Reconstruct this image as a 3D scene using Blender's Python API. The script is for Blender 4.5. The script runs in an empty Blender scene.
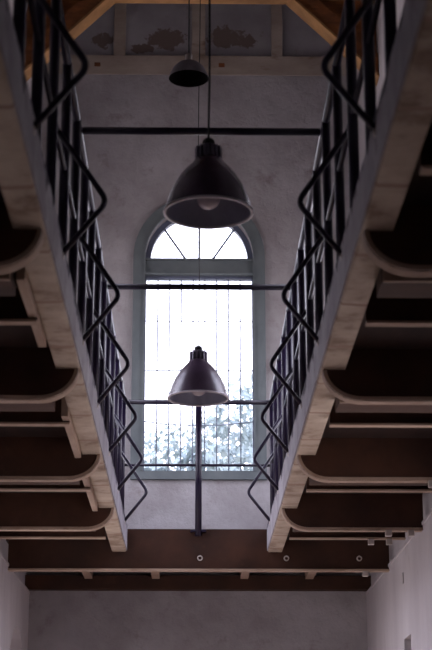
import bpy, bmesh, math, random
from mathutils import Vector, Matrix
random.seed(7)
SC = bpy.context.scene
COL = SC.collection
U = 2.2            # metres between eye height and the underside of the gallery beams
EYE = 1.6
CX = 0.0255        # hall axis, in U, to the right of the camera
HW = 0.826         # half width of hall, in U
DW = 7.89          # end wall distance, in U
DB = -1.6          # back wall
DG = 6.95          # girder distance
TAN = math.tan(math.radians(16.93))

def P(x, d, h):    # hall coordinates (x from the hall axis) -> metres
    return Vector(((CX + x) * U, d * U, EYE + h * U))

# ---------------------------------------------------------------- objects
def tag(o, label=None, cat=None, group=None, kind=None):
    if label: o['label'] = label
    if cat: o['category'] = cat
    if group: o['group'] = group
    if kind: o['kind'] = kind
    return o

def empty(name, loc, label=None, cat=None, group=None, kind=None):
    o = bpy.data.objects.new(name, None)
    o.empty_display_size = 0.1
    o.location = loc
    COL.objects.link(o)
    return tag(o, label, cat, group, kind)

def world_loc(o):
    v = Vector((0, 0, 0))
    while o is not None:
        v += Vector(o.location)
        o = o.parent
    return v

class MB:
    def __init__(s): s.bm = bmesh.new()
    def box(s, a, b, bevel=0):
        a, b = Vector(a), Vector(b)
        lo = Vector([min(a[i], b[i]) for i in range(3)]); hi = Vector([max(a[i], b[i]) for i in range(3)])
        r = bmesh.ops.create_cube(s.bm, size=1.0)
        for v in r['verts']:
            v.co = Vector([lo[i] + (v.co[i] + .5) * (hi[i] - lo[i]) for i in range(3)])
        if bevel:
            es = list({e for v in r['verts'] for e in v.link_edges})
            bmesh.ops.bevel(s.bm, geom=es, offset=bevel, segments=2, affect='EDGES', profile=.6)
        return s
    def prism(s, pts, off):     # pts: 3D polygon, off: extrusion vector
        off = Vector(off); n = len(pts)
        a = [s.bm.verts.new(Vector(p)) for p in pts]
        b = [s.bm.verts.new(Vector(p) + off) for p in pts]
        s.bm.faces.new(a); s.bm.faces.new(list(reversed(b)))
        for i in range(n):
            j = (i + 1) % n
            s.bm.faces.new((a[j], a[i], b[i], b[j]))
        return s
    def tube(s, pts, r, n=12, cap=True, closed=False):
        pts = [Vector(p) for p in pts]
        rings = []; m = len(pts); prev = None
        for i, p in enumerate(pts):
            if closed: t = (pts[(i + 1) % m] - pts[i - 1]).normalized()
            else: t = (pts[min(i + 1, m - 1)] - pts[max(i - 1, 0)]).normalized()
            if prev is None:
                u = t.orthogonal().normalized()
            else:
                u = (prev - t * prev.dot(t)).normalized()
            prev = u; w = t.cross(u)
            rr = r[i] if isinstance(r, (list, tuple)) else r
            rings.append([s.bm.verts.new(p + (u * math.cos(2 * math.pi * k / n) + w * math.sin(2 * math.pi * k / n)) * rr) for k in range(n)])
        for i in range(m if closed else m - 1):
            A, B = rings[i], rings[(i + 1) % m]
            for k in range(n):
                f = s.bm.faces.new((A[k], A[(k + 1) % n], B[(k + 1) % n], B[k])); f.smooth = True
        if cap and not closed:
            s.bm.faces.new(list(reversed(rings[0]))); s.bm.faces.new(rings[-1])
        return s
    def lathe(s, prof, c=(0, 0, 0), n=48):
        c = Vector(c); rings = []
        for r, z in prof:
            if r < 1e-6: rings.append([s.bm.verts.new(c + Vector((0, 0, z)))])
            else: rings.append([s.bm.verts.new(c + Vector((r * math.cos(2 * math.pi * k / n), r * math.sin(2 * math.pi * k / n), z))) for k in range(n)])
        for A, B in zip(rings, rings[1:]):
            for k in range(n):
                k2 = (k + 1) % n
                if len(A) == 1 and len(B) == 1: continue
                if len(A) == 1: f = s.bm.faces.new((A[0], B[k2], B[k]))
                elif len(B) == 1: f = s.bm.faces.new((A[k], A[k2], B[0]))
                else: f = s.bm.faces.new((A[k], A[k2], B[k2], B[k]))
                f.smooth = True
        return s
    def build(s, name, mat, parent=None, recalc=True):
        if recalc: bmesh.ops.recalc_face_normals(s.bm, faces=s.bm.faces)
        o = bpy.data.objects.new(name, bpy.data.meshes.new(name))
        if parent is None:        # origin at the base centre
            vs = [v.co for v in s.bm.verts]
            lo = Vector([min(v[i] for v in vs) for i in range(3)]); hi = Vector([max(v[i] for v in vs) for i in range(3)])
            org = Vector(((lo.x + hi.x) / 2, (lo.y + hi.y) / 2, lo.z))
            o.location = org
        else:
            org = world_loc(parent)
            o.parent = parent
        for v in s.bm.verts: v.co -= org
        s.bm.to_mesh(o.data); s.bm.free()
        o.data.materials.append(mat)
        COL.objects.link(o)
        return o

# ---------------------------------------------------------------- materials
def srgb(r, g, b):
    f = lambda c: (c / 255 / 12.92) if c / 255 <= .04045 else ((c / 255 + .055) / 1.055) ** 2.4
    return (f(r), f(g), f(b), 1)

class NT:
    def __init__(s, name):
        s.m = bpy.data.materials.new(name); s.m.use_nodes = True
        s.t = s.m.node_tree; s.t.nodes.clear()
        s.out = s.n('ShaderNodeOutputMaterial')
    def n(s, kind, **kw):
        nd = s.t.nodes.new(kind)
        for k, v in kw.items():
            if k in nd.inputs: nd.inputs[k].default_value = v
            else: setattr(nd, k, v)
        return nd
    def l(s, a, b): s.t.links.new(a, b)

def surf(name, c1, c2, scale=3, rough=.7, bump=.3, stretch=(1, 1, 1), metallic=0, c3=None, sc3=1.2, thr3=(.55, .7),
         bdist=.01, detail=6, spec=.4, extra=None, lo=.35, hi=.65):
    t = NT(name)
    tc = t.n('ShaderNodeTexCoord'); geo = t.n('ShaderNodeNewGeometry')
    mp = t.n('ShaderNodeMapping'); mp.inputs['Scale'].default_value = stretch
    t.l(geo.outputs['Position'], mp.inputs['Vector'])
    n1 = t.n('ShaderNodeTexNoise', Scale=scale, Detail=detail, Roughness=.6)
    t.l(mp.outputs[0], n1.inputs['Vector'])
    r1 = t.n('ShaderNodeMapRange'); r1.inputs['From Min'].default_value = lo; r1.inputs['From Max'].default_value = hi
    t.l(n1.outputs['Fac'], r1.inputs['Value'])
    mx = t.n('ShaderNodeMixRGB'); mx.inputs[1].default_value = c1; mx.inputs[2].default_value = c2
    t.l(r1.outputs[0], mx.inputs[0]); colr = mx.outputs[0]
    if c3:
        n2 = t.n('ShaderNodeTexNoise', Scale=sc3, Detail=8, Roughness=.7)
        t.l(mp.outputs[0], n2.inputs['Vector'])
        r2 = t.n('ShaderNodeMapRange'); r2.inputs['From Min'].default_value = thr3[0]; r2.inputs['From Max'].default_value = thr3[1]
        t.l(n2.outputs['Fac'], r2.inputs['Value'])
        m2 = t.n('ShaderNodeMixRGB'); m2.inputs[2].default_value = c3
        t.l(colr, m2.inputs[1]); t.l(r2.outputs[0], m2.inputs[0]); colr = m2.outputs[0]
    if extra: colr = extra(t, geo, colr)
    b = t.n('ShaderNodeBsdfPrincipled', Roughness=rough, Metallic=metallic)
    b.inputs['Specular IOR Level'].default_value = spec
    t.l(colr, b.inputs['Base Color'])
    if bump:
        nb = t.n('ShaderNodeTexNoise', Scale=scale * 4, Detail=6, Roughness=.65)
        t.l(mp.outputs[0], nb.inputs['Vector'])
        bp = t.n('ShaderNodeBump', Strength=bump, Distance=bdist)
        t.l(nb.outputs['Fac'], bp.inputs['Height']); t.l(bp.outputs[0], b.inputs['Normal'])
    t.l(b.outputs[0], t.out.inputs[0])
    return t.m

def blob_patches(spots, col):
    """irregular flaked patches at given places on the end wall (x, z, rx, rz in metres)"""
    def f(t, geo, colr):
        sep = t.n('ShaderNodeSeparateXYZ'); t.l(geo.outputs['Position'], sep.inputs[0])
        nz = t.n('ShaderNodeTexNoise', Scale=6, Detail=10, Roughness=.78); t.l(geo.outputs['Position'], nz.inputs['Vector'])
        for (x, z, rx, rz) in spots:
            def m(op, a, b=None):
                nd = t.n('ShaderNodeMath', operation=op)
                for i, q in enumerate((a, b)):
                    if q is None: continue
                    if isinstance(q, (int, float)): nd.inputs[i].default_value = q
                    else: t.l(q, nd.inputs[i])
                return nd.outputs[0]
            dx = m('DIVIDE', m('SUBTRACT', sep.outputs[0], x), rx)
            dz = m('DIVIDE', m('SUBTRACT', sep.outputs[2], z), rz)
            d = m('ADD', m('MULTIPLY', dx, dx), m('MULTIPLY', dz, dz))
            d = m('ADD', d, m('MULTIPLY', m('SUBTRACT', nz.outputs['Fac'], .5), 8))
            k = t.n('ShaderNodeMapRange'); k.inputs['From Min'].default_value = 1.08; k.inputs['From Max'].default_value = .95
            t.l(d, k.inputs['Value'])
            mm = t.n('ShaderNodeMixRGB'); mm.inputs[2].default_value = col
            t.l(colr, mm.inputs[1]); t.l(k.outputs[0], mm.inputs[0]); colr = mm.outputs[0]
        return colr
    return f

def px(dx_, D, t): # helper: hall x from picture offset
    return dx_ * D * math.cos(math.radians(16.93)) * (1 + t * TAN) / 1600 - CX

W1 = (CX * U)
M = {}
M['plaster'] = surf('wall_plaster', srgb(180, 177, 180), srgb(156, 151, 153), 1.8, .9, .7, c3=srgb(132, 120, 118), sc3=2.6, thr3=(.56, .74), bdist=.03)
M['side_plaster'] = surf('side_plaster', srgb(204, 199, 202), srgb(184, 178, 182), 1.4, .9, .7, stretch=(1, 1, .35), c3=srgb(152, 142, 142), sc3=2.0, thr3=(.6, .75), bdist=.02)
gable_spots = [(-.33, EYE + 4.04 * U, .22, .13), (-.62, EYE + 3.985 * U, .14, .06), (.38, EYE + 4.06 * U, .24, .12), (.6, EYE + 4.03 * U, .12, .08), (-1.1, EYE + 4.03 * U, .1, .1)]
M['gable'] = surf('gable_plaster', srgb(170, 168, 172), srgb(148, 144, 148), 1.6, .9, .4, c3=srgb(140, 130, 122), sc3=3, thr3=(.6, .7), extra=blob_patches(gable_spots, srgb(118, 104, 98)))
def joints(t, geo, colr):
    w = t.n('ShaderNodeTexWave', wave_type='BANDS', bands_direction='Y', Scale=.42, Distortion=2.2, Detail=2)
    t.l(geo.outputs['Position'], w.inputs['Vector'])
    r = t.n('ShaderNodeMapRange'); r.inputs['From Min'].default_value = .0; r.inputs['From Max'].default_value = .012
    t.l(w.outputs['Fac'], r.inputs['Value'])
    m = t.n('ShaderNodeMixRGB'); m.inputs[1].default_value = srgb(160, 134, 118)
    t.l(r.outputs[0], m.inputs[0]); t.l(colr, m.inputs[2])
    return m.outputs[0]
M['edge'] = surf('limewashed_timber', srgb(204, 190, 172), srgb(166, 146, 128), 3.2, .85, .6, c3=srgb(120, 98, 80), sc3=3.2, thr3=(.54, .74), extra=joints, bdist=.012)
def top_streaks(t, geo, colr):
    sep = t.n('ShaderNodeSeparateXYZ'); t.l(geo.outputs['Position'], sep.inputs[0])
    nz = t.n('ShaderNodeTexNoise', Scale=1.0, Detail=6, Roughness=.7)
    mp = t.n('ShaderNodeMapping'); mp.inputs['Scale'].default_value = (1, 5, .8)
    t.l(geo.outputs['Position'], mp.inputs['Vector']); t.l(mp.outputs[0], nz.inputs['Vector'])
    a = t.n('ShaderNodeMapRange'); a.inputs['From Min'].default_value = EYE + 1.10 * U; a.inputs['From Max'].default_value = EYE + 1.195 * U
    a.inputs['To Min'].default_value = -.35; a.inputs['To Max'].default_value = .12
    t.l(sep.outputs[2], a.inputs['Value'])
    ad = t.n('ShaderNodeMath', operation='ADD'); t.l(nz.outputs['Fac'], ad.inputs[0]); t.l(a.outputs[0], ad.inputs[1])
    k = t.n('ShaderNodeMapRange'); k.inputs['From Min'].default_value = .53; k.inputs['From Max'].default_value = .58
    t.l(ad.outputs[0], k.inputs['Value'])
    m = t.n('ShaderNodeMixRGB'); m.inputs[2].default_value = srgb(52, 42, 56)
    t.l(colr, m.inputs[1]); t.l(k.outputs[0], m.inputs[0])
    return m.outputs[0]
M['face'] = surf('cool_lit_limewash', srgb(172, 169, 174), srgb(146, 141, 148), 3.5, .85, .5, c3=srgb(118, 108, 112), sc3=5, thr3=(.56, .7), extra=top_streaks)  # cool window light on the face is put into this grey; streaks are grime
M['patchwood'] = surf('bare_board', srgb(190, 168, 150), srgb(150, 124, 108), 4, .85, .4, stretch=(1, .3, 1), c3=srgb(90, 70, 60), sc3=4, thr3=(.62, .72))
M['web'] = surf('brown_painted_steel', srgb(78, 48, 33), srgb(54, 33, 24), 2.2, .75, .2, stretch=(1, 1, 1), c3=srgb(92, 62, 46), sc3=3, thr3=(.6, .8))
M['flange'] = surf('pale_flange', srgb(188, 166, 148), srgb(164, 140, 122), 3, .8, .2, c3=srgb(150, 122, 104), sc3=6, thr3=(.6, .75))  # paler than the brown webs
M['deck'] = surf('dark_floor_boards', srgb(52, 32, 25), srgb(36, 22, 18), 2, .8, .3, stretch=(3, .6, 1))
M['joist'] = surf('brown_joist', srgb(82, 54, 38), srgb(60, 38, 28), 2, .8, .3, stretch=(.6, 3, 1))
M['iron'] = surf('dark_rail_paint', srgb(36, 25, 52), srgb(26, 18, 40), 8, .33, .12, spec=.45, c3=srgb(50, 38, 62), sc3=14, thr3=(.6, .75), bdist=.002)
M['steelbit'] = surf('pale_steel', srgb(214, 206, 200), srgb(180, 170, 164), 10, .45, .1, metallic=.2)
M['gold'] = surf('yellow_and_lit_pine', srgb(186, 140, 90), srgb(136, 98, 62), 3, .65, .2, stretch=(1, 1, 1), c3=srgb(110, 72, 42), sc3=5, thr3=(.62, .72))  # tie beam colour; on the brace edges it paints their lit undersides
M['roofwood'] = surf('brown_pine', srgb(150, 92, 50), srgb(104, 62, 36), 3, .75, .3, stretch=(1, 1, 3), c3=srgb(60, 38, 26), sc3=4, thr3=(.6, .75))
M['whitewash'] = surf('whitewashed_beam', srgb(184, 172, 160), srgb(160, 146, 134), 2.4, .9, .4, stretch=(.6, 1, 1.6), c3=srgb(122, 96, 74), sc3=3.2, thr3=(.58, .74))
M['green'] = surf('grey_green_paint', srgb(112, 120, 122), srgb(96, 104, 108), 3, .6, .15, c3=srgb(90, 100, 104), sc3=4, thr3=(.6, .8))
M['bluegrey'] = surf('blue_grey_sash_paint', srgb(110, 116, 136), srgb(96, 102, 122), 4, .5, .1)
M['wire'] = surf('glare_pale_bar', srgb(150, 160, 178), srgb(130, 140, 160), 10, .5, 0)  # lightened to stand in for glare washing over the bars
M['shade_out'] = surf('lamp_enamel_brown', srgb(86, 70, 88), srgb(68, 54, 70), 9, .27, .06, spec=.8, c3=srgb(124, 102, 110), sc3=18, thr3=(.64, .76), bdist=.002)
M['shade_in'] = surf('lamp_reflector', srgb(168, 168, 182), srgb(150, 150, 166), 6, .32, .03, metallic=.5)
M['lip'] = surf('lamp_lip', srgb(226, 220, 224), srgb(206, 198, 204), 8, .35, 0)
M['socket'] = surf('lamp_socket', srgb(128, 122, 134), srgb(100, 96, 108), 9, .35, .05, metallic=.6)
M['black'] = surf('black_rubber', srgb(24, 20, 24), srgb(18, 16, 18), 9, .6, 0)
M['bulb'] = surf('frosted_bulb', srgb(190, 176, 180), srgb(172, 160, 164), 9, .25, 0)
M['darkshade'] = surf('black_lamp_inside', srgb(16, 14, 16), srgb(12, 10, 12), 9, .8, 0, spec=.1)
M['greycap'] = surf('grey_lamp_top', srgb(134, 128, 134), srgb(116, 110, 116), 9, .45, 0)
M['floor'] = surf('terracotta_floor', srgb(176, 148, 118), srgb(152, 124, 98), 2, .8, .2)
M['ceil'] = surf('roof_boards', srgb(96, 68, 50), srgb(70, 50, 38), 2, .8, .3, stretch=(.5, 3, 1))
M['ground'] = surf('pale_yard', srgb(196, 186, 170), srgb(176, 166, 150), .6, .95, 0)
M['leaf'] = surf('tree_leaf', srgb(146, 158, 156), srgb(120, 134, 140), 3, .8, 0, c3=srgb(150, 146, 128), sc3=2, thr3=(.6, .7))  # greyed and paler: window glare over the foliage is put into the colour
M['bark'] = surf('bark', srgb(150, 146, 140), srgb(126, 122, 118), 5, .9, .5)
def glass():
    t = NT('window_glass')
    a = t.n('ShaderNodeBsdfTransparent'); a.inputs[0].default_value = (.95, .97, .98, 1)
    g = t.n('ShaderNodeBsdfGlossy', Roughness=.03)
    fr = t.n('ShaderNodeFresnel', IOR=1.35)
    m = t.n('ShaderNodeMixShader')
    t.l(fr.outputs[0], m.inputs[0]); t.l(a.outputs[0], m.inputs[1]); t.l(g.outputs[0], m.inputs[2]); t.l(m.outputs[0], t.out.inputs[0])
    return t.m
M['glass'] = glass()

# ---------------------------------------------------------------- walls with openings
def arch_top(u, op):     # op = (u0, u1, v0, vspring, is_arch)
    u0, u1, v0, v1, arch = op
    if not arch: return v1
    r = (u1 - u0) / 2; c = (u0 + u1) / 2
    return v1 + math.sqrt(max(0, r * r - (u - c) ** 2))
def wall_mesh(mb, u0, u1, v0, v1, ops, f, off):
    us = {u0, u1}
    for op in ops:
        if op[4]:
            c = (op[0] + op[1]) / 2; r = (op[1] - op[0]) / 2
            for k in range(25): us.add(round(c - r * math.cos(math.pi * k / 24), 6))
        us.add(round(op[0], 6)); us.add(round(op[1], 6))
    us = sorted(us)
    for a, b in zip(us, us[1:]):
        if b - a < 1e-5: continue
        mid = (a + b) / 2; lo = (v0, v0)
        for op in sorted([o for o in ops if o[0] < mid < o[1]], key=lambda o: o[2]):
            if op[2] > lo[0] + 1e-6: mb.prism([f(a, lo[0]), f(b, lo[1]), f(b, op[2]), f(a, op[2])], off)
            lo = (arch_top(a, op), arch_top(b, op))
        mb.prism([f(a, lo[0]), f(b, lo[1]), f(b, v1), f(a, v1)], off)

FLOORH = -EYE / U
TOP = 4.7
GABLE = 3.93       # sill line of the half-timbered gable
# main window, in wall coordinates (x from hall axis, h)
WX = .000
WB, WS = 1.632, 2.768       # opening bottom and springing of arch
WR = .283                   # opening half width
def fe(d): return lambda x, h: P(x, d, h)
mb = MB()
wall_mesh(mb, -HW - .03, HW + .03, FLOORH, GABLE, [(WX - WR, WX + WR, WB, WS, True), (-.5, .5, FLOORH, .42, False)], fe(DW), (0, .16 * U, 0))
end_wall = mb.build('wall_end', M['plaster']); tag(end_wall, kind='structure')
gb = MB().box(P(-HW - .03, DW + .03, GABLE), P(HW + .03, DW + .16, TOP)).build('wall_gable', M['gable']); tag(gb, kind='structure')
# side walls: lower part stands proud with a ledge at h = 1.03
UP = [(a, a + .8, 1.5, 2.35, True) for a in (5.35, 6.7)]  # added high openings, out of view, to brighten the upper hall
def side(s, ops, slot=None):
    x = s * HW
    f = lambda d, h: P(x, d, h)
    mb = MB()
    wall_mesh(mb, DB, DW + .16, FLOORH, 1.03, ops, f, (s * .14 * U, 0, 0))
    f2 = lambda d, h: P(x + s * .018, d, h)
    wall_mesh(mb, DB, DW + .16, 1.03, TOP, UP, f2, (s * .122 * U, 0, 0))
    o = mb.build('wall_left' if s < 0 else 'wall_right', M['side_plaster'])
    return tag(o, kind='structure')
wl = side(-1, [(7.07, 7.74, -.1, .48, True), (5.6, 6.7, -.45, .38, True)])  # the second opening is added out of view to let daylight in
wr = side(1, [(6.32, 6.52, -.2, .665, False), (6.468, 6.505, .885, .93, False), (4.0, 5.0, -.45, .4, True)])  # the last opening is an unseen addition that lights the lower hall
for s_ in (-1, 1):
    t_ = MB().box(P(s_ * (HW - .004), DB, 1.018), P(s_ * (HW + .024), DW - .002, 1.031), .004).build('trim_%d' % (1 if s_ < 0 else 2), M['side_plaster']); tag(t_, kind='structure')
# blind backs of the two right-wall recesses
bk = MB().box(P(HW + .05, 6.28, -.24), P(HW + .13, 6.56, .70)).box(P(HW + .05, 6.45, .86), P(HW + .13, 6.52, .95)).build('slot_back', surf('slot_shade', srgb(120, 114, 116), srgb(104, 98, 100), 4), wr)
mb = MB(); wall_mesh(mb, -HW, HW, FLOORH, TOP, [], fe(DB), (0, -.14 * U, 0))
tag(mb.build('wall_back', M['side_plaster']), kind='structure')
tag(MB().box(P(-HW - .2, DB - .3, FLOORH - .05), P(HW + .2, DW + .3, FLOORH)).build('floor', M['floor']), kind='structure')
tag(MB().box(P(-HW - .14, DB - .14, TOP), P(HW + .14, DW + .16, TOP + .05)).build('ceiling', M['ceil']), kind='structure')

# ---------------------------------------------------------------- main window
win = empty('window_1', P(WX, DW, WB)); tag(win, kind='structure')
def ring_pts(r, c, n=32, a0=0, a1=math.pi):
    return [(WX + r * math.cos(a0 + (a1 - a0) * k / n), c + r * math.sin(a0 + (a1 - a0) * k / n)) for k in range(n + 1)]
def arch_band(mb, ro, ri, d0, d1, bot, bthick=None):
    """arched band between two outlines, legs down to bot"""
    o = [(WX + ro, bot)] + ring_pts(ro, WS) + [(WX - ro, bot)]
    i = [(WX + ri, bot)] + ring_pts(ri, WS) + [(WX - ri, bot)]
    for k in range(len(o) - 1):
        mb.prism([P(o[k][0], d0, o[k][1]), P(o[k + 1][0], d0, o[k + 1][1]), P(i[k + 1][0], d0, i[k + 1][1]), P(i[k][0], d0, i[k][1])], (0, (d1 - d0) * U, 0))
mb = MB(); arch_band(mb, .342, WR, DW - .022, DW, WB)
mb.box(P(WX - .342, DW - .022, WB - .042), P(WX + .342, DW, WB))
mb.build('casing', M['green'], win)
mb = MB(); arch_band(mb, .289, .279, DW - .03, DW - .022, WB); mb.build('casing_bead', M['green'], win)
mb = MB(); arch_band(mb, WR, .255, DW + .05, DW + .09, WS)
for q in (-1, 1): mb.box(P(WX + q * WR, DW + .05, WB), P(WX + q * .276, DW + .09, WS))
mb.box(P(WX - WR, DW + .05, WB), P(WX + WR, DW + .09, WB + .008))
mb.box(P(WX - WR, DW + .05, WS + .0), P(WX + WR, DW + .09, WS + .012))
mb.box(P(WX - WR, DW + .05, WS - .098), P(WX + WR, DW + .09, WS - .08))
mb.build('sash_frame', M['bluegrey'], win)
mb = MB().box(P(WX - WR, DW + .0, WS - .085), P(WX + WR, DW + .09, WS - .008)).box(P(WX - WR, DW - .012, WS - .018), P(WX + WR, DW, WS - .006)).box(P(WX - WR, DW - .012, WS - .09), P(WX + WR, DW, WS - .08))
mb.build('transom', M['green'], win)
MB().box(P(WX - WR, DW - .01, WB - .004), P(WX + WR, DW + .09, WB + .004)).build('sill', M['green'], win)
for x0, x1, z1 in ((-.066, -.182, .178), (0, 0, .262), (.066, .182, .178)):
    MB().tube([P(WX + x0, DW + .064, WS + .006), P(WX + x1, DW + .064, WS + z1)], .0058 * U, 8).build('fan_bar', M['bluegrey'], win)
for k in range(8):
    x = WX - .276 + .552 * (k + 1) / 9
    MB().tube([P(x, DW + .068, WB + .01), P(x, DW + .068, WS - .1)], .0034 * U, 8).build('glazing_bar', M['wire'], win)
for h0, sag, r in ((2.44, 0, .0025), (2.175, 0, .0032), (1.905, .02, .0032)):
    pts = [P(WX - .276 + .552 * k / 12, DW + .062, h0 - sag * (1 - ((k - 6) / 6) ** 2)) for k in range(13)]
    MB().tube(pts, r * U, 8).build('cross_wire', M['wire'], win)
o_ = [P(WX - .279, DW + .075, WB), P(WX + .279, DW + .075, WB)] + [P(x, DW + .075, h) for x, h in ring_pts(.279, WS)]
MB().prism(o_, (0, .003 * U, 0)).build('pane', M['glass'], win)
# arched window of the left wall
w2 = empty('window_2', P(-HW, 7.405, -.1)); tag(w2, kind='structure')
def side_frame(mb, s, d0, d1, hb, hs, wd, xa, xb):
    c = (d0 + d1) / 2; ro = (d1 - d0) / 2; ri = ro - wd
    o = [(c + ro, hb)] + [(c + ro * math.cos(math.pi * k / 24), hs + ro * math.sin(math.pi * k / 24)) for k in range(25)] + [(c - ro, hb)]
    i = [(c + ri, hb)] + [(c + ri * math.cos(math.pi * k / 24), hs + ri * math.sin(math.pi * k / 24)) for k in range(25)] + [(c - ri, hb)]
    for k in range(len(o) - 1):
        mb.prism([P(s * xa, o[k][0], o[k][1]), P(s * xa, o[k + 1][0], o[k + 1][1]), P(s * xa, i[k + 1][0], i[k + 1][1]), P(s * xa, i[k][0], i[k][1])], (s * (xb - xa) * U, 0, 0))
    mb.box(P(s * xa, d0, hb), P(s * xb, d1, hb + wd))
    mb.box(P(s * xa, d0 + wd, hs - .01), P(s * xb, d1 - wd, hs + .012))
    mb.box(P(s * xa, c - .008, hb), P(s * xb, c + .008, hs + ri))
mb = MB(); side_frame(mb, -1, 7.07, 7.74, -.1, .48, .03, HW + .09, HW + .115)
mb.build('sash_frame', M['bluegrey'], w2)
MB().box(P(-HW - .135, 7.02, -.15), P(-HW - .115, 7.79, .86)).build('lit_back_panel', surf('blue_lit_panel', srgb(190, 194, 210), srgb(176, 180, 198), 3, .7, .1), w2)  # added panel; its pale blue paints the bluish light in the recess

# ---------------------------------------------------------------- half timbering of the gable
tf = empty('gable_timber_frame', P(0, DW, 3.815), 'whitewashed timber framing let into the top of the end wall, above the arched window', 'timber frame')
MB().box(P(-HW - .02, DW - .004, 3.815), P(HW + .02, DW + .03, GABLE), .008).build('sill_beam', M['whitewash'], tf)
for x, w in ((-.437, .032), (-.007, .037), (.42, .03)):
    MB().box(P(x - w, DW - .002, GABLE), P(x + w, DW + .03, TOP), .006).build('post', M['whitewash'], tf)
for x in (-.555, .118):
    c = P(x, DW - .006, 3.873)
    MB().box(c + Vector((-.036, 0, -.028)), c + Vector((.036, .02, .028)), .008).build('peg_block', M['roofwood'], tf)

# ---------------------------------------------------------------- roof tie with braces
tr = empty('roof_truss', P(0, 6.9, 3.3), 'yellow pine roof tie with slanting knee braces, crossing the hall at the very top', 'roof truss')
MB().box(P(-HW - .022, 6.88, 3.748), P(HW + .022, 6.97, 3.83), .01).build('tie_beam', M['gold'], tr)
for s in (-1, 1):
    a = Vector((s * .842, 0, 3.32)); b = Vector((s * .405, 0, 3.76))
    dr = (b - a).normalized(); nrm = Vector((s * dr.z, 0, -s * dr.x)); nrm = nrm if nrm.z > 0 else -nrm
    q = [a, b, b + nrm * .010, a + nrm * .010]
    MB().prism([P(v.x, 6.865, v.z) for v in q], (0, .11 * U, 0)).build('lit_brace_edge', M['gold'], tr)  # gold strip paints the light along the underside of the brace
    q = [a + nrm * .010, b + nrm * .010, b + nrm * .09, a + nrm * .09]
    MB().prism([P(v.x, 6.88, v.z) for v in q], (0, .08 * U, 0)).build('brace', M['roofwood'], tr)
    q = [a + nrm * .08, b + nrm * .08, Vector((s * HW, 0, 3.74))]
    MB().prism([P(v.x, 6.93, v.z) for v in q], (0, .02 * U, 0)).build('spandrel_boards', M['roofwood'], tr)

# ---------------------------------------------------------------- galleries
XI, XO = .308, .370
HB, HS, HT = 1.0, 1.08, 1.19
side_name = {-1: 'left', 1: 'right'}
order = {2.92: 'nearest', 3.94: 'second nearest', 4.96: 'second farthest', 5.89: 'farthest'}
for s in (-1, 1):
    sn = side_name[s]
    XI, XO = .308 - s * .008, .370 - s * .008
    eb = MB().box(P(s * XI, DB, HS), P(s * XO, DG - .012, HT), .012).build('edge_beam', M['edge'])
    MB().box(P(s * (XI - .004), DB, HS + .006), P(s * XI, DG - .014, HT + .002), .004).build('cool_lit_face', M['face'], eb)  # thin added sheet carrying the cool-lit tone of the beam's inner face
    tag(eb, 'limewashed beam along the open edge of the %s gallery' % sn, 'beam')
    dk = MB()
    dk.box(P(s * XO, DB, 1.135), P(s * (HW + .003), DG + .0, 1.18))
    tag(dk.build('gallery_floor', M['deck']), 'dark board floor of the %s gallery seen from below' % sn, 'gallery floor')
    for D in (2.92, 3.94, 4.96, 5.89):
        r = empty('curved_beam', P(s * .6, D, HB), '%s of the brown beams with upturned rounded ends under the %s gallery' % (order[D], sn), 'beam', 'round-ended beams under the galleries')
        rx, rz = .10, .083
        arc = [(XI + .004 + rx - rx * math.sin(math.pi / 2 * k / 14), HB + rz - rz * math.cos(math.pi / 2 * k / 14)) for k in range(15)]
        top = [(XI + .004, HS - .0005), (XO, HS - .0005), (XO, 1.135), (HW + .003, 1.135), (HW + .003, HB)]
        poly = arc[:-1] + top
        MB().prism([P(s * x, D - .006, h) for x, h in poly], (0, .012 * U, 0)).build('web', M['web'], r)
        fb = MB(); th = .009
        cen = [(HW + .003, HB)] + arc
        for k in range(len(cen) - 1):
            (x0, h0), (x1, h1) = cen[k], cen[k + 1]
            def nn(i):
                if i <= 1: return (0, 1)
                a0 = math.pi / 2 * (i - 1) / 14
                return (math.sin(a0), math.cos(a0))
            n0, n1 = nn(k), nn(k + 1)
            fb.prism([P(s * x0, D - .009, h0), P(s * x1, D - .009, h1), P(s * (x1 + n1[0] * th), D - .009, h1 + n1[1] * th * .98), P(s * (x0 + n0[0] * th), D - .009, h0 + n0[1] * th)], (0, .05 * U, 0))
        fb.build('flange', M['flange'], r)
        j = empty('doubling_joist', P(s * .6, D + .25, 1.04), 'brown joist close behind the %s round-ended beam under the %s gallery' % (order[D], sn), 'joist', 'brown joists doubling the round-ended beams')
        MB().box(P(s * (XO + (.026 if s < 0 else 0)), D + .207, 1.045), P(s * (HW + .003), D + .31, 1.135)).build('beam_body', M['joist'], j)
        MB().box(P(s * (XO + (.026 if s < 0 else .002)), D + .197, 1.045), P(s * (HW + .003), D + .207, 1.07)).build('edge_strip', M['flange'], j)
    for D, nm in ((2.54, 'nearest'), (3.44, 'second nearest'), (4.43, 'middle'), (5.40, 'second farthest'), (6.40, 'farthest')):
        j = empty('floor_joist', P(s * .6, D, 1.05), '%s thin pale-edged joist under the %s gallery' % (nm, sn), 'joist', 'thin joists between the round-ended beams')
        MB().box(P(s * XO, D, 1.056), P(s * (HW + .003), D + .012, 1.135)).build('web', M['web'], j)
        MB().box(P(s * XO, D - .012, 1.05), P(s * (HW + .003), D + .018, 1.056)).build('flange', M['flange'], j)
XI, XO = .316, .378
for D0, D1, nm in ((3.17, 3.68, 'nearest'), (4.38, 4.93, 'middle'), (5.25, 5.86, 'farthest')):
    b = MB().box(P(-XO, D0, 1.062), P(-XO - .020, D1, 1.134), .006).build('packing_board', M['patchwood'])
    tag(b, '%s of the short boards fixed along the back of the left gallery edge beam' % nm, 'board', 'boards behind the left edge beam')

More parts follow.
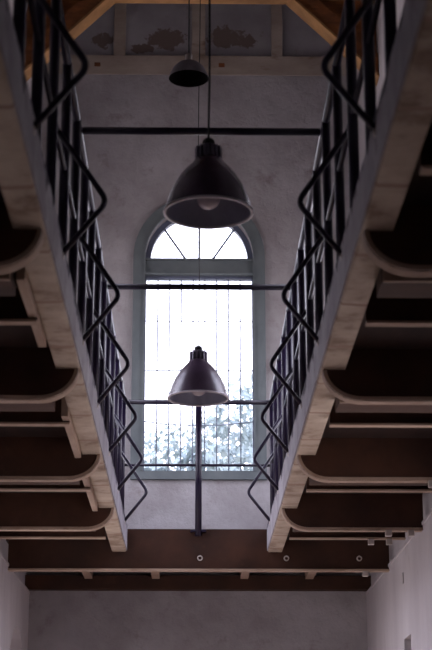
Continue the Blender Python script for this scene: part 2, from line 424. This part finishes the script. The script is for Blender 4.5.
# end girder
g = empty('end_girder', P(0, DG, HB), 'long brown girder crossing the whole hall at the far end of the galleries', 'girder')
MB().box(P(-HW - .003, DG, HB + .008), P(HW + .003, DG + .014, 1.183)).build('web', M['web'], g)
MB().box(P(-HW - .003, DG - .018, HB), P(HW + .003, DG + .03, HB + .008)).build('flange', M['flange'], g)
for x in (.030 - CX, .406 - CX, .723 - CX):
    c = P(x, DG - .004, 1.055)
    pts = [c + Vector((.021 * math.cos(2 * math.pi * k / 20), -.006, .021 * math.sin(2 * math.pi * k / 20))) for k in range(20)]
    MB().tube(pts, .0065, 8, closed=True).tube([c + Vector((0, .008, .021)), c + Vector((0, -.012, .021))], .008, 8).build('ring_bolt', M['steelbit'], g)
# landing behind the girder
tag(MB().box(P(-HW - .022, DG + .03, 1.135), P(HW + .022, DW, 1.165)).build('landing_floor', M['deck']), 'dark boarded landing between the end girder and the end wall', 'landing')
tag(MB().box(P(-HW - .022, DW - .06, 1.037), P(HW + .022, DW, 1.106), .006).build('wall_plate', M['web']), 'brown timber plate lying along the end wall behind the girder', 'beam')
for x, nm in ((-.509, 'leftmost'), (-.181, 'left middle'), (.25, 'right middle'), (.568, 'rightmost')):
    o = MB().box(P(x - CX - .019, DG + .0301, 1.088), P(x - CX + .019, DW - .0601, 1.135)).box(P(x - CX - .019, DW - .0601, 1.106), P(x - CX + .019, DW - .004, 1.135)).build('stub_joist', M['flange'])
    tag(o, '%s of the short joists under the landing between girder and end wall' % nm, 'joist', 'short joists under the landing')
# clamps
for x, D, h, lab in ((.724, 5.89, HB, 'small steel clamp under the farthest round-ended beam, right gallery, left one of two'),
                     (.807, 5.89, HB, 'small steel clamp under the farthest round-ended beam, nearest the right wall'),
                     (.715, 6.40, 1.05, 'small steel clamp under the farthest thin joist, right gallery, left one of two'),
                     (.788, 6.40, 1.05, 'small steel clamp under the farthest thin joist, beside the right wall'),
                     (.748, 6.95, HB, 'small steel clamp under the right end of the end girder'),
                     (.752, 4.96, HB, 'small steel clamp under the second farthest round-ended beam at the right edge')):
    c = P(x - CX, D, h)
    mb = MB().box(c + Vector((-.026, -.03, -.05)), c + Vector((.026, .02, -.001)), .004)
    mb.tube([c + Vector((0, -.036, -.028)), c + Vector((0, -.03, -.028))], .012, 10)
    tag(mb.build('beam_clamp', M['steelbit']), lab, 'clamp', 'beam clamps at the right wall')

# ---------------------------------------------------------------- railings
XR = .331; HR = 1.76; HM = 1.478
kD = [2.626 + .6695 * i for i in range(7)]
def smooth_path(a, k, b, r=.022, n=8):
    a, k, b = Vector(a), Vector(k), Vector(b)
    p0 = k + (a - k).normalized() * r * U; p1 = k + (b - k).normalized() * r * U
    mid = []
    for i in range(n + 1):
        t = i / n; mid.append((1 - t) ** 2 * p0 + 2 * t * (1 - t) * k + t * t * p1)
    return [a] + mid + [b]
for s in (-1, 1):
    sn = side_name[s]
    XI = .312 - s * .008; XR = .331 - s * .008
    r = empty('gallery_railing', P(s * XR, 4.5, HT), 'dark iron railing with kinked outward stays along the %s gallery' % sn, 'railing')
    MB().tube([P(s * XR, 1.8, HR), P(s * XR, DG - .01, HR)], .0105 * U, 12).build('top_rail', M['iron'], r)
    MB().tube([P(s * XR, 1.8, HM), P(s * XR, DG - .01, HM)], .0065 * U, 12).build('mid_rail', M['iron'], r)
    D = DG - .02
    while D > 2.0:
        MB().tube([P(s * XR, D, HT - .012), P(s * XR, D, HR)], .012 * U, 12).build('baluster', M['iron'], r)
        D -= .335 / 1
    for D in kD:
        pts = smooth_path(P(s * (XI - .002), D, 1.159), P(s * (.2095 - s * .008), D, 1.287), P(s * XR, D, HM - .012))
        b = MB().tube(pts, .0066 * U, 10).build('kinked_stay', M['iron'], r)
        c = P(s * XI, D, 1.159)
        MB().tube([c + Vector((s * .004, 0, 0)), c + Vector((-s * .024, 0, 0))], .019, 12).build('anchor_bolt', M['steelbit'], b)
XL_, XR_ = .339, .323
for D, lab in ((3.985, 'nearer dark iron crossbar joining the tops of the two gallery railings'),
               (5.325, 'farther dark iron crossbar joining the tops of the two gallery railings, crossing the window top')):
    tag(MB().tube([P(-XL_ + .0108, D, HR), P(XR_ - .0108, D, HR)], .0105 * U, 14).build('tie_bar', M['iron']), lab, 'crossbar', 'crossbars between the railings')
gr = empty('landing_guard', P(0, DG - .02, 1.15), 'dark iron guard rail with one centre post across the end girder, before the window', 'guard rail')
MB().tube([P(-XL_ + .012, DG - .02, HR - .011), P(XR_ - .012, DG - .02, HR - .011)], .0105 * U, 12).build('top_rail', M['iron'], gr)
MB().tube([P(-XL_ + .012, DG - .02, 1.463), P(XR_ - .012, DG - .02, 1.463)], .006 * U, 12).build('mid_rail', M['iron'], gr)
cp = MB().tube([P(-.003, DG - .02, 1.15), P(-.003, DG - .02, HR - .011)], .0145 * U, 14)
c = P(-.003, DG - .012, 1.172)
cp.box(c + Vector((-.075, -.03, -.012)), c + Vector((.075, .02, .012)), .004)
cp.build('centre_post', M['iron'], gr)

# ---------------------------------------------------------------- pendant lamps
def lamp(x, D, h, label, k=1.0, cordtop=4.69, dx=0, cr=.006):
    base = P(x, D, h); q = U * k
    L = empty('pendant_lamp', base, label, 'lamp', 'bell-shaped pendant lamps')
    outer = [(.1115, -.002), (.109, .011), (.104, .030), (.0965, .052), (.086, .075), (.0725, .097), (.057, .116), (.044, .129), (.037, .138), (.0345, .143), (.0, .144)]
    MB().lathe([(a * q, b * q) for a, b in outer], base, 56).build('shade', M['shade_out'], L, False)
    inner = [(.110, -.001), (.1065, .011), (.1015, .029), (.094, .050), (.0835, .072), (.070, .093), (.0545, .111), (.041, .124), (.030, .130), (0, .131)]
    MB().lathe([(a * q, b * q) for a, b in reversed(inner)], base, 56).build('reflector', M['shade_in'], L, False)
    rim = [base + Vector((.111 * q * math.cos(2 * math.pi * i / 56), .111 * q * math.sin(2 * math.pi * i / 56), -.001)) for i in range(56)]
    MB().tube(rim, .0042 * q, 8, closed=True).build('rim', M['lip'], L)
    mb = MB().lathe([(a * q, b * q) for a, b in ((0, .142), (.026, .142), (.026, .176), (.021, .182), (0, .182))], base, 28)
    for i in range(14):
        a = 2 * math.pi * i / 14; cc, sn_ = math.cos(a), math.sin(a)
        p0 = base + Vector((cc * .024 * q, sn_ * .023 * q, .139 * q)); t = Vector((-sn_, cc, 0)) * .0022 * q; rr = Vector((cc, sn_, 0)) * .0105 * q
        mb.prism([p0 - t, p0 + t, p0 + t + rr, p0 - t + rr], (0, 0, .037 * q))
    mb.build('socket_housing', M['socket'], L)
    MB().lathe([(a * q, b * q) for a, b in ((0, .180), (.015, .181), (.016, .190), (.0145, .196), (.010, .200), (.004, .202), (0, .202))], base, 20).build('cable_gland', M['black'], L)
    MB().lathe([(a * q, b * q) for a, b in ((0, .010), (.014, .012), (.025, .021), (.030, .035), (.028, .052), (.019, .074), (.014, .10), (.014, .130))], base, 24).build('bulb', M['bulb'], L, False)
    top = base + Vector((0, 0, .203 * q)); e = P(x + dx, D, cordtop)
    pts = [top.lerp(e, i / 16) + Vector((math.sin(i * 1.1) * .006 * (0 if i in (0, 16) else 1), 0, 0)) for i in range(17)]
    MB().tube(pts, cr, 8).build('cord', M['black'], L)
    return L
lamp(.0085, 3.66, 1.402, 'large bell-shaped pendant lamp hanging nearest, over the top of the arched window', .965)
lamp(-.0095, 5.50, 1.403, 'smaller-looking bell-shaped pendant lamp in front of the lower window panes', .955, cr=.0035)
# flat dark lamp near the roof
base = P(-.0455, 4.6, 2.212); q = U
L = empty('pendant_lamp', base, 'small black-mouthed pendant lamp with grey cone top, high near the roof', 'lamp')
MB().lathe([(a * q, b * q) for a, b in ((.063, 0), (.060, .012), (.050, .034), (.034, .050), (.016, .058), (0, .058))], base, 40).build('shade', M['greycap'], L, False)
MB().lathe([(a * q, b * q) for a, b in ((0, .0505), (.031, .046), (.048, .031), (.0585, .010), (.0625, -.0005))], base, 40).build('shade_inside', M['darkshade'], L, False)
mb = MB().lathe([(a * q, b * q) for a, b in ((0, .056), (.011, .056), (.011, .082), (.006, .086), (0, .086))], base, 20).build('socket_housing', M['steelbit'], L)
MB().tube([base + Vector((0, 0, .085 * q)), P(-.0455, 4.6, 4.69)], .005, 8).build('cord', M['black'], L)

# ---------------------------------------------------------------- outside
tag(MB().box((-90, -60, -.35), (90, 110, -.15)).build('ground', M['ground']), kind='structure')
def tree(x, y, h, rad, label, seed):
    rnd = random.Random(seed)
    T = empty('tree', (x, y, -.15), label, 'tree', 'trees outside the window')
    tk = MB().tube([(x, y, -.15), (x + .1, y, h * .35), (x - .1, y + .1, h * .7)], [.3, .22, .1], 10)
    for i in range(9):
        a = rnd.uniform(0, 6.28); z = h * rnd.uniform(.3, .6)
        tk.tube([(x, y, z), (x + math.cos(a) * rad * .6, y + math.sin(a) * rad * .6, z + h * .22)], [.09, .03], 6)
    tk.build('trunk', M['bark'], T)
    bm = bmesh.new()
    cl = [(Vector((rnd.gauss(0, .42) * rad, rnd.gauss(0, .42) * rad, h * (.97 - .62 * rnd.random() ** .8))), rnd.uniform(.5, 1.0) * rad * .42) for _ in range(40)]
    for c, cr in cl:
        for _ in range(240):
            d = Vector((rnd.gauss(0, 1), rnd.gauss(0, 1), rnd.gauss(0, 1))).normalized() * cr * rnd.uniform(.5, 1.05)
            p = Vector((x, y, 0)) + c + d
            u = Vector((rnd.gauss(0, 1), rnd.gauss(0, 1), rnd.gauss(0, 1))).normalized(); v = u.orthogonal().normalized(); L_ = rnd.uniform(.08, .15)
            q4 = [p - u * L_, p - v * L_ * .5, p + u * L_, p + v * L_ * .5]
            bm.faces.new([bm.verts.new(w) for w in q4])
    me = bpy.data.meshes.new('foliage'); org = Vector((x, y, -.15))
    for v in bm.verts: v.co -= org
    bm.to_mesh(me); bm.free(); me.materials.append(M['leaf'])
    o = bpy.data.objects.new('foliage', me); o.parent = T; COL.objects.link(o)
tree(2.1, 33, 10.4, 2.3, 'taller leafy tree outside, behind the right half of the window', 3)
tree(-1.5, 25.5, 7.9, 1.7, 'lower and nearer leafy tree outside, behind the left half of the window', 5)

tree(.3, 43, 11.9, 2.8, 'leafy tree outside standing farther back between the other two', 9)
# ---------------------------------------------------------------- light
w = bpy.data.worlds.new('sky'); SC.world = w; w.use_nodes = True
nt = w.node_tree; nt.nodes.clear()
out = nt.nodes.new('ShaderNodeOutputWorld'); bg = nt.nodes.new('ShaderNodeBackground')
tc = nt.nodes.new('ShaderNodeTexCoord'); sp = nt.nodes.new('ShaderNodeSeparateXYZ'); rp = nt.nodes.new('ShaderNodeValToRGB')
nt.links.new(tc.outputs['Generated'], sp.inputs[0]); nt.links.new(sp.outputs[2], rp.inputs[0])
rp.color_ramp.elements[0].color = (.90, .86, .95, 1); rp.color_ramp.elements[0].position = 0
rp.color_ramp.elements[1].color = (.76, .77, 1.0, 1); rp.color_ramp.elements[1].position = .8
nt.links.new(rp.outputs[0], bg.inputs[0]); bg.inputs[1].default_value = 5.0
nt.links.new(bg.outputs[0], out.inputs[0])
def area(name, loc, rot, sx, sy, power, col=(1, 1, 1), portal=False):
    l = bpy.data.lights.new(name, 'AREA'); l.shape = 'RECTANGLE'; l.size = sx; l.size_y = sy; l.energy = power; l.color = col
    o = bpy.data.objects.new(name, l); o.location = loc; o.rotation_euler = rot; COL.objects.link(o)
    if portal: l.cycles.is_portal = True
    return o
R = math.radians
area('window_portal', P(WX, DW + .17, 2.3), (R(-90), 0, 0), .6 * U, 1.5 * U, 1, portal=True)
area('end_door_portal', P(0, DW + .17, FLOORH + .58), (R(-90), 0, 0), 1.0 * U, 1.2 * U, 1, portal=True)
for s, d in ((-1, 6.15), (1, 4.5)):  # portals of the added low openings
    area('added_low_portal', P(s * (HW + .15), d, .2), (0, R(90) * s, 0), 1.5 * U, 1.0 * U, 1, portal=True)
for s in (-1, 1):  # portals of the added high openings
    for d in (5.75, 7.1):
        area('added_high_portal', P(s * (HW + .15), d, 2.12), (0, R(90) * s, 0), 1.3 * U, .82 * U, 1, portal=True)

# ---------------------------------------------------------------- camera
cam = bpy.data.cameras.new('camera'); co = bpy.data.objects.new('camera', cam); COL.objects.link(co)
cam.sensor_fit = 'VERTICAL'; cam.sensor_height = 36; cam.lens = 1600 / 650 * 36
cam.clip_end = 400
co.location = (0, 0, EYE)
co.rotation_euler = (R(90 + 16.93), 0, -math.atan(24 * math.cos(R(16.93)) / 1600))
cam.dof.use_dof = True; cam.dof.focus_distance = 6.6 * U; cam.dof.aperture_fstop = 3.6
SC.camera = co
SC.view_settings.view_transform = 'Standard'
SC.view_settings.look = 'None'
SC.view_settings.gamma = 1
SC.view_settings.exposure = 0.26
SC.view_settings.use_curve_mapping = False
